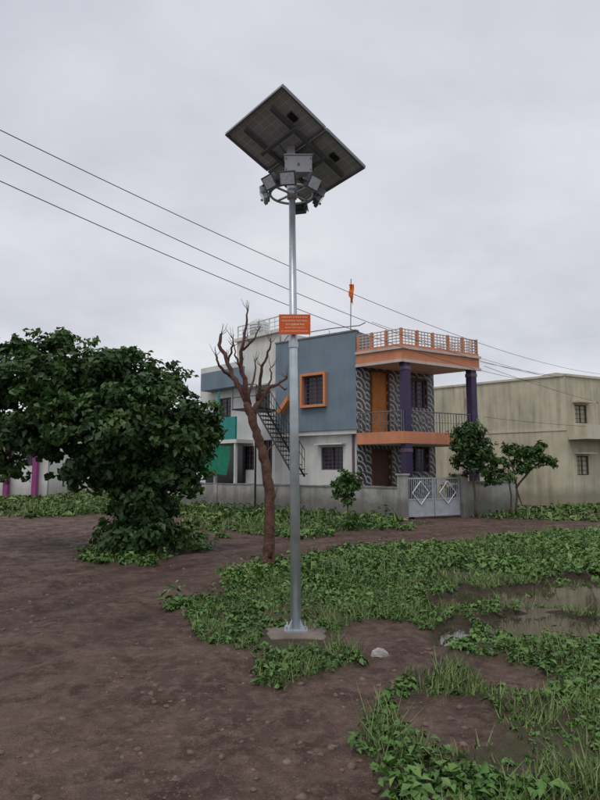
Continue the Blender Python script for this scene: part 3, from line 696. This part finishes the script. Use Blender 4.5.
# ------------------------------------------------------------ COMPOUND WALL, GATE
cw=empty('compound_wall'); a=xyh(183,27.5); b=xyh(402,19.7); FC=Fac(a,b); mb=MB(); FC.box(mb,0,FC.L,-.2,1.0,-.15,0); mb.obj('masonry','wallgrey',cw)
mb=MB(); s=0; k=0
random.seed(21)
while s<FC.L:
    l=random.uniform(.5,1.1); FC.box(mb,s,min(s+l-.006,FC.L),1.003,1.05+random.uniform(-.012,.018),-.17-random.uniform(0,.015),.02+random.uniform(0,.015)); s+=l
mb.obj('coping','coping',cw)
mb=MB()
for i in range(1,5): s=FC.L*i/5; FC.box(mb,s-.11,s+.11,-.2,.998,.002,.05)
mb.obj('buttresses','wallgrey',cw)
FRt=Fac(xyh(463,20.9),xyh(514,22.6)); cw2=empty('compound_wall'); mb=MB(); FRt.box(mb,0,FRt.L,-.2,1.15,-.15,0); mb.obj('masonry','wallgrey',cw2)
mb=MB(); FRt.box(mb,0,FRt.L+.03,1.153,1.21,-.18,.03); mb.obj('coping','coping',cw2)
gt=empty('entrance_gate'); FG=Fac(xyh(403,19.65),xyh(463,20.85)); mb=MB()
for s in (0,FG.L): FG.box(mb,s-.13,s+.13,-.1,1.42,-.16,.10); FG.box(mb,s-.17,s+.17,1.423,1.48,-.2,.14)
mb.obj('gate_pillars','wallgrey',gt,bevel=.01)
mb=MB(); mw=MB(); x0=.16; x1=FG.L-.16; xm_=(x0+x1)/2
for (p,q) in ((x0,xm_-.02),(xm_+.02,x1)):
    FG.box(mb,p,q,.08,.13,-.05,-.01); FG.box(mb,p,q,1.30,1.35,-.05,-.01); FG.box(mb,p,p+.05,.131,1.299,-.05,-.01); FG.box(mb,q-.05,q,.131,1.299,-.05,-.01)
    FG.box(mb,p+.051,q-.051,.62,.66,-.05,-.01); FG.box(mb,p+.051,q-.051,.131,.619,-.036,-.026)
    k=p+.11
    while k<q-.06: FG.box(mb,k-.009,k+.009,.661,1.299,-.04,-.02); k+=.085
    c=(p+q)/2; zc=.85; 
    for (dx1,dz1,dx2,dz2) in ((-.35,0,0,.38),(0,.38,.35,0),(.35,0,0,-.38),(0,-.38,-.35,0)):
        mw.tube([FG.pt(c+dx1,zc+dz1,0),FG.pt(c+dx2,zc+dz2,0)],.018,6)
mb.obj('gate_leaves','gate',gt); mw.obj('gate_ornament','gatew',gt)
# ------------------------------------------------------------ BEIGE BUILDING (right)
BB=empty('beige_building'); a=xyh(432,31); b=xyh(569,26.5); c2=b+Vector((9,4.5)); FA=Fac(a,b); FX=Fac(b,c2)
zt_=Zp(569,376,26.5); gl=MB(); fr=MB(); mb=MB()
FA.wall(mb,0,FA.L,-.1,zt_); 
w1=FX.rect(575,405,587,423); w2=FX.rect(577,456,589,475); 
hs=[w1,w2]+[(w1[0]+2.6*k,w1[1]+2.6*k,w1[2],w1[3]) for k in (1,2)]+[(w2[0]+2.6*k,w2[1]+2.6*k,w2[2],w2[3]) for k in (1,2)]
FX.wall(mb,0,FX.L,-.1,zt_,hs,.12)
for h in hs: FX.window(gl,fr,h,bars=3,mull=1)
f=Fac(c2,c2+Vector((-4.5,6))); f.wall(mb,0,f.L,-.1,zt_)
mb.prism([FA.pt(.2,0,-.2).xy,FA.pt(FA.L,0,-.2).xy,FX.pt(FX.L-.1,0,-.2).xy,FX.pt(FX.L-3,0,-7).xy,FA.pt(1,0,-7).xy],-.1,zt_-.6)
mb.obj('walls','beige',BB); gl.obj('window_glass','glass',BB); fr.obj('window_frames','black',BB)
mb=MB(); FA.box(mb,-.05,FA.L+.0,zt_+.003,zt_+.10,-.2,.06); FX.box(mb,0.05,FX.L+.05,zt_+.004,zt_+.11,-.2,.06)
zc=FX.hit(580,440)[1]; FX.box(mb,.05,FX.L,zc,zc+.14,.003,1.0); FX.box(mb,.05,FX.L,zc+.141,zc+.62,.9,1.0); 
for h in hs: FX.box(mb,h[0]-.12,h[1]+.12,h[3]+.08,h[3]+.15,.003,.4)
FA.box(mb,0,FA.L-.01,FA.hit(500,432)[1]-.06,FA.hit(500,432)[1]+.04,.003,.03)
mb.obj('bands_and_balcony','beige2',BB)
mb=MB(); q=FX.pt(1.6,0,-1.5); mb.tube([(q.x,q.y,zt_-.6),(q.x,q.y,zt_+.25),(q.x,q.y,zt_+.35)],[.35,.35,.15],14); mb.obj('water_tank','black',BB,True)
mb=MB(); FX.box(mb,.3,1.1,zt_-.6,zt_+.28,-1.4,-.7); mb.obj('roof_box','beige2',BB)
# ------------------------------------------------------------ FAR LEFT HOUSE
LH=empty('single_storey_house'); FL=Fac(xyh(-90,36),xyh(48,36)); zt_=Zp(20,433,36); mb=MB(); gl=MB(); fr=MB()
hw=[FL.rect(x,450,x+9,466) for x in (-60,-25,26)]
FL.wall(mb,0,FL.L,-.1,zt_,hw,.12); mb.prism([FL.pt(.1,0,-.2).xy,FL.pt(FL.L,0,-.2).xy,FL.pt(FL.L,0,-5).xy,FL.pt(0,0,-5).xy],-.1,zt_-.2)
for h in hw: FL.window(gl,fr,h,bars=4)
mb.obj('walls','white',LH); gl.obj('glass','glass',LH); fr.obj('grilles','frame',LH)
mb=MB(); FL.box(mb,-.05,FL.L+.2,zt_-.5,zt_-.25,.003,.5)
for x in (10,38,-40): s=FL.hit(x,460)[0]; FL.box(mb,s-.13,s+.13,-.1,zt_-.503,.1,.45)
s=FL.hit(14,450)[0]; FL.box(mb,s-.3,s+.3,zt_-.249,zt_+.15,.1,.4); mb.obj('magenta_trim','pinkp',LH)
FM=Fac(xyh(60,44),xyh(215,40)); DH=empty('distant_house'); mb=MB(); zt_=Zp(120,440,42); FM.wall(mb,0,FM.L,-.1,zt_); mb.prism([FM.pt(.1,0,-.2).xy,FM.pt(FM.L,0,-.2).xy,FM.pt(FM.L,0,-5).xy,FM.pt(0,0,-5).xy],-.1,zt_-.2)
FM.box(mb,-.1,FM.L+.1,zt_-.15,zt_,.003,.3); mb.obj('walls','white',DH)
mb=MB()
for k in range(4): FM.box(mb,1.2+k*2.6,2.3+k*2.6,1,2.3,.003,.02)
mb.obj('windows','glass',DH)
# ------------------------------------------------------------ TREES
def br(mb,pts,r0,r1,Y,n=8,jit=.08,sub=3,wob=.02):
    Q=[P(p[0],p[1],Y+(p[2] if len(p)>2 else 0)) for p in pts]; out=[]
    for i in range(len(Q)-1):
        for k in range(sub):
            q=Q[i].lerp(Q[i+1],k/sub); out.append(q+Vector((random.uniform(-wob,wob),random.uniform(-wob,wob),0)) if (i or k) else q)
    out.append(Q[-1]); m=len(out)
    mb.tube(out,[(r0+(r1-r0)*(i/(m-1)))*random.uniform(.92,1.10) for i in range(m)],n,jit)
random.seed(11)
BT=empty('pruned_tree'); YB=G(268,569).y; mb=MB()
base=G(268,569); 
br(mb,[(268,576),(268.5,566),(269,558),(270,520),(269,488),(265,462),(259,440),(252,418),(247,402)],.102,.064,YB,14,.07,5,.010)
for (dx,dy) in ((-.16,-.03),(.15,-.05),(.03,-.17),(-.06,.15)):
    mb.tube([base+Vector((dx,dy,-.04)),base+Vector((dx*.6,dy*.6,.02)),base+Vector((dx*.2,dy*.2,.2))],[.02,.04,.05],7,.1)
br(mb,[(248,405),(240,388),(232,376,.1),(226,358,.2),(219,345,.25),(221,334,.3)],.056,.022,YB,9,.12)
br(mb,[(249,405),(246,385,-.1),(240,366,-.15),(243,345,-.2),(247,325,-.2),(248,310,-.2)],.046,.012,YB,9,.12)
br(mb,[(252,416),(260,400,.1),(268,388,.2),(278,384,.3),(287,378,.35)],.050,.020,YB,9,.12)
br(mb,[(258,402,.1),(260,385,0),(263,366,-.1),(268,352,-.15),(271,342,-.2)],.034,.012,YB,8,.12)
br(mb,[(233,377,.1),(224,372,0),(217,362,-.1),(216,355,-.1)],.032,.016,YB,8,.12)
br(mb,[(243,350,-.2),(252,342,-.3),(258,330,-.35)],.022,.008,YB,7,.1)
br(mb,[(228,362,.2),(232,348,.1),(233,338,.1)],.022,.010,YB,7,.1)
br(mb,[(241,368,-.15),(235,355,-.3),(234,345,-.4)],.02,.008,YB,7,.1)
br(mb,[(247,400),(254,380,.3),(255,362,.5)],.028,.012,YB,7,.1)
br(mb,[(268,389,.2),(272,375,.3),(270,368,.3)],.022,.010,YB,7,.1)
br(mb,[(264,460),(270,448,.1),(278,438,.15)],.018,.007,YB,6,.1)
br(mb,[(279,384,.3),(284,390,.2),(287,388,.2)],.018,.010,YB,6,.1)
br(mb,[(270,505),(276,496,-.1),(278,486,-.1)],.012,.005,YB,6,.1)
for (x,y) in ((248,311),(221,335),(271,343),(287,378),(258,331),(233,339),(216,356),(255,362),(234,346),(271,368),(244,340),(262,368),(226,358),(240,366),(250,344)):
    for k in range(4):
        dx=random.uniform(-8,8); L_=random.uniform(4,13)
        br(mb,[(x,y,-.1),(x+dx*.6,y-L_*.5,-.1),(x+dx,y-L_,-.1+random.uniform(-.1,.1))],.007,.002,YB,5,.1,2,.008)
mb.obj('trunk_and_limbs','bark_red',BT,True)
LT=empty('leafy_tree'); YT=G(150,553).y; mb=MB()
def E(px,py,dy,rx,ry,rz,Y): 
    p=P(px,py,Y+dy); k=Y/F; return (p.x,p.y,p.z,rx*k,ry,rz*k)
br(mb,[(150,560),(149,530),(146,500),(140,470,.1),(130,440,.2),(120,400,.2)],.12,.04,YT,10,.1)
br(mb,[(147,505),(165,470,-.3),(180,440,-.4),(190,420,-.4)],.07,.02,YT)
br(mb,[(143,490),(110,455,.4),(70,430,.5),(40,400,.5)],.08,.02,YT)
br(mb,[(141,475),(100,430,-.5),(60,390,-.6)],.06,.02,YT)
br(mb,[(135,450),(150,410,.3),(155,375,.5)],.05,.02,YT)
mb.obj('trunk_and_limbs','bark',LT,True)
T=YT
ells=[E(50,380,0,44,.9,38,T),E(12,376,.4,30,.8,28,T),E(105,388,.2,44,.9,32,T),E(95,372,-.1,34,.7,22,T),E(150,393,0,34,.8,32,T),E(184,428,-.1,28,.7,34,T),E(206,446,.1,14,.4,24,T),E(120,430,-.3,62,1.0,40,T),E(55,425,.1,54,1.0,38,T),E(160,470,0,36,.8,32,T),E(105,468,.2,40,.8,22,T),E(4,438,.4,32,.8,26,T),E(-25,408,.4,30,.9,34,T),E(148,512,-.1,34,.7,32,T),E(142,538,-.2,36,.6,16,T),E(125,500,0,20,.5,22,T)]
crown('foliage',ells,840,42,.25,.145,'leaf_dark',LT,.62,shell=.35,jit=.19)
spr=[E(60,341,0,34,.6,14,T),E(22,348,.3,30,.5,14,T),E(130,358,.1,32,.5,14,T),E(174,385,0,24,.4,16,T),E(214,425,0,14,.3,24,T),E(8,470,.2,34,.5,10,T),E(70,472,0,36,.5,12,T),E(192,482,0,24,.4,14,T),E(182,532,0,18,.3,18,T),E(104,530,0,12,.3,18,T),E(-10,360,.2,20,.4,14,T),E(120,420,-.9,60,.2,40,T),E(50,410,-.8,45,.2,40,T)]
crown('foliage_sprigs',spr,230,18,.14,.13,'leaf_mid',LT,.6,shell=.1,jit=.25)
def smalltree(name,ell,Y,limbs,ncl,per,cr,L,m='leaf_mid',r=.04,ws=.5):
    t=empty(name); mb=MB()
    for l in limbs: br(mb,l,r,r*.35,Y,7,.1)
    mb.obj('trunk_and_limbs','bark',t,True); crown('foliage',[E(*e,Y) for e in ell],ncl,per,cr,L,m,t,ws,shell=.2,jit=.25)
Y1=G(349,531).y
smalltree('sapling_tree',[(346,480,0,12,.3,11),(341,490,0,8,.25,8),(353,488,0,7,.25,9),(348,500,0,5,.2,6),(350,524,0,7,.2,6)],Y1,[[(349,532),(348,510),(347,490),(345,475)],[(348,505),(341,492)],[(348,502),(354,490)]],55,20,.15,.13,'leaf_mid',.022)
smalltree('courtyard_tree',[(468,434,0,17,.6,13),(462,447,0,14,.5,12),(478,447,.1,15,.5,14),(470,462,0,16,.5,12),(482,468,0,9,.4,10),(485,455,0,9,.3,12)],20.1,[[(476,517),(475,490),(472,465),(468,440)],[(474,480),(484,462)],[(473,470),(460,450)]],130,24,.2,.15,'leaf_dark',.05)
smalltree('drooping_tree',[(514,452,0,15,.5,9),(498,462,0,12,.4,9),(534,453,0,12,.4,8),(547,461,0,9,.3,7),(505,476,0,11,.4,7),(524,466,0,10,.4,8),(490,478,0,8,.3,8),(540,448,0,7,.3,5)],20.6,[[(516,515),(517,490),(513,470),(508,455)],[(516,488),(530,470),(545,458)],[(515,480),(500,470),(492,465)],[(517,490),(522,505)],[(510,516),(512,495),(508,478)]],105,22,.17,.16,'leaf_mid',.04,.42)
smalltree('garden_shrub',[(455,478,0,8,.3,7),(450,492,0,6,.3,8)],21.3,[[(455,512),(455,485)]],26,20,.15,.14,'leaf_mid',.02)
fe=[]
for i in range(60):
    x=-150+i*5+rng.normal()*2; 
    if -26<x<24: continue
    fe.append((x,100+rng.normal()*8,1.6,4,3,1.8+rng.random()*1.6))
for i in range(14): fe.append((-50+i*2.4,62+rng.normal()*3,1.0,2,1.5,1.2+rng.random()*.8))
crown('distant_trees',fe,1500,12,1.0,.8,'far',None,.7,shell=.2)
# ------------------------------------------------------------ SKY + LIGHT
W=bpy.data.worlds.new('World'); scene.world=W; W.use_nodes=True; nt=W.node_tree; bg=nt.nodes['Background']
sky=nt.nodes.new('ShaderNodeTexSky'); sky.sky_type='NISHITA'; sky.sun_disc=False; sky.sun_elevation=math.radians(62); sky.sun_rotation=math.radians(200)
sky.air_density=1; sky.dust_density=3
tc=nt.nodes.new('ShaderNodeTexCoord'); sp=nt.nodes.new('ShaderNodeSeparateXYZ'); nt.links.new(tc.outputs['Generated'],sp.inputs[0])
zc=mth(nt,'ADD',mth(nt,'MAXIMUM',sp.outputs['Z'],0.0),.18)
cb=nt.nodes.new('ShaderNodeCombineXYZ'); nt.links.new(mth(nt,'DIVIDE',sp.outputs['X'],zc),cb.inputs[0]); nt.links.new(mth(nt,'DIVIDE',sp.outputs['Y'],zc),cb.inputs[1])
n1=noise(nt,cb.outputs[0],.75,5,.5,.5); n2=noise(nt,cb.outputs[0],2.2,5,.55,.3)
nn_=mth(nt,'ADD',mth(nt,'MULTIPLY',n1,.72),mth(nt,'MULTIPLY',n2,.28))
cl=ramp(nt,nn_,[(.38,(5.15,5.3,5.85)),(.50,(6.15,6.3,6.85)),(.62,(7.2,7.3,7.7))])
hz=ramp(nt,sp.outputs['Z'],[(0,(1.06,1.06,1.04)),(.35,(1.0,1.0,1.0)),(1,(.92,.92,.94))])
cl=mixc(nt,1.0,cl,hz,'MULTIPLY')
fin=mixc(nt,.95,sky.outputs[0],cl); nt.links.new(fin,bg.inputs[0]); bg.inputs[1].default_value=.113
sd=bpy.data.lights.new('sun','SUN'); sd.energy=1.2; sd.angle=math.radians(25); sd.color=(1,.97,.93); so=bpy.data.objects.new('sun',sd); scene.collection.objects.link(so)
el=math.radians(62); az=math.radians(200)
dirv=Vector((math.sin(az)*math.cos(el),math.cos(az)*math.cos(el),math.sin(el))); so.rotation_euler=dirv.to_track_quat('Z','Y').to_euler()
# ------------------------------------------------------------ CAMERA
cd=bpy.data.cameras.new('camera'); cam=bpy.data.objects.new('camera',cd); scene.collection.objects.link(cam); scene.camera=cam
cd.sensor_fit='VERTICAL'; cd.sensor_height=36; cd.lens=27; cd.clip_start=.05; cd.clip_end=4000
cam.location=(0,0,CH); cam.rotation_euler=(math.radians(90)+TH,0,0)
scene.view_settings.view_transform='Standard'; scene.view_settings.look='None'; scene.view_settings.exposure=0; scene.view_settings.gamma=1
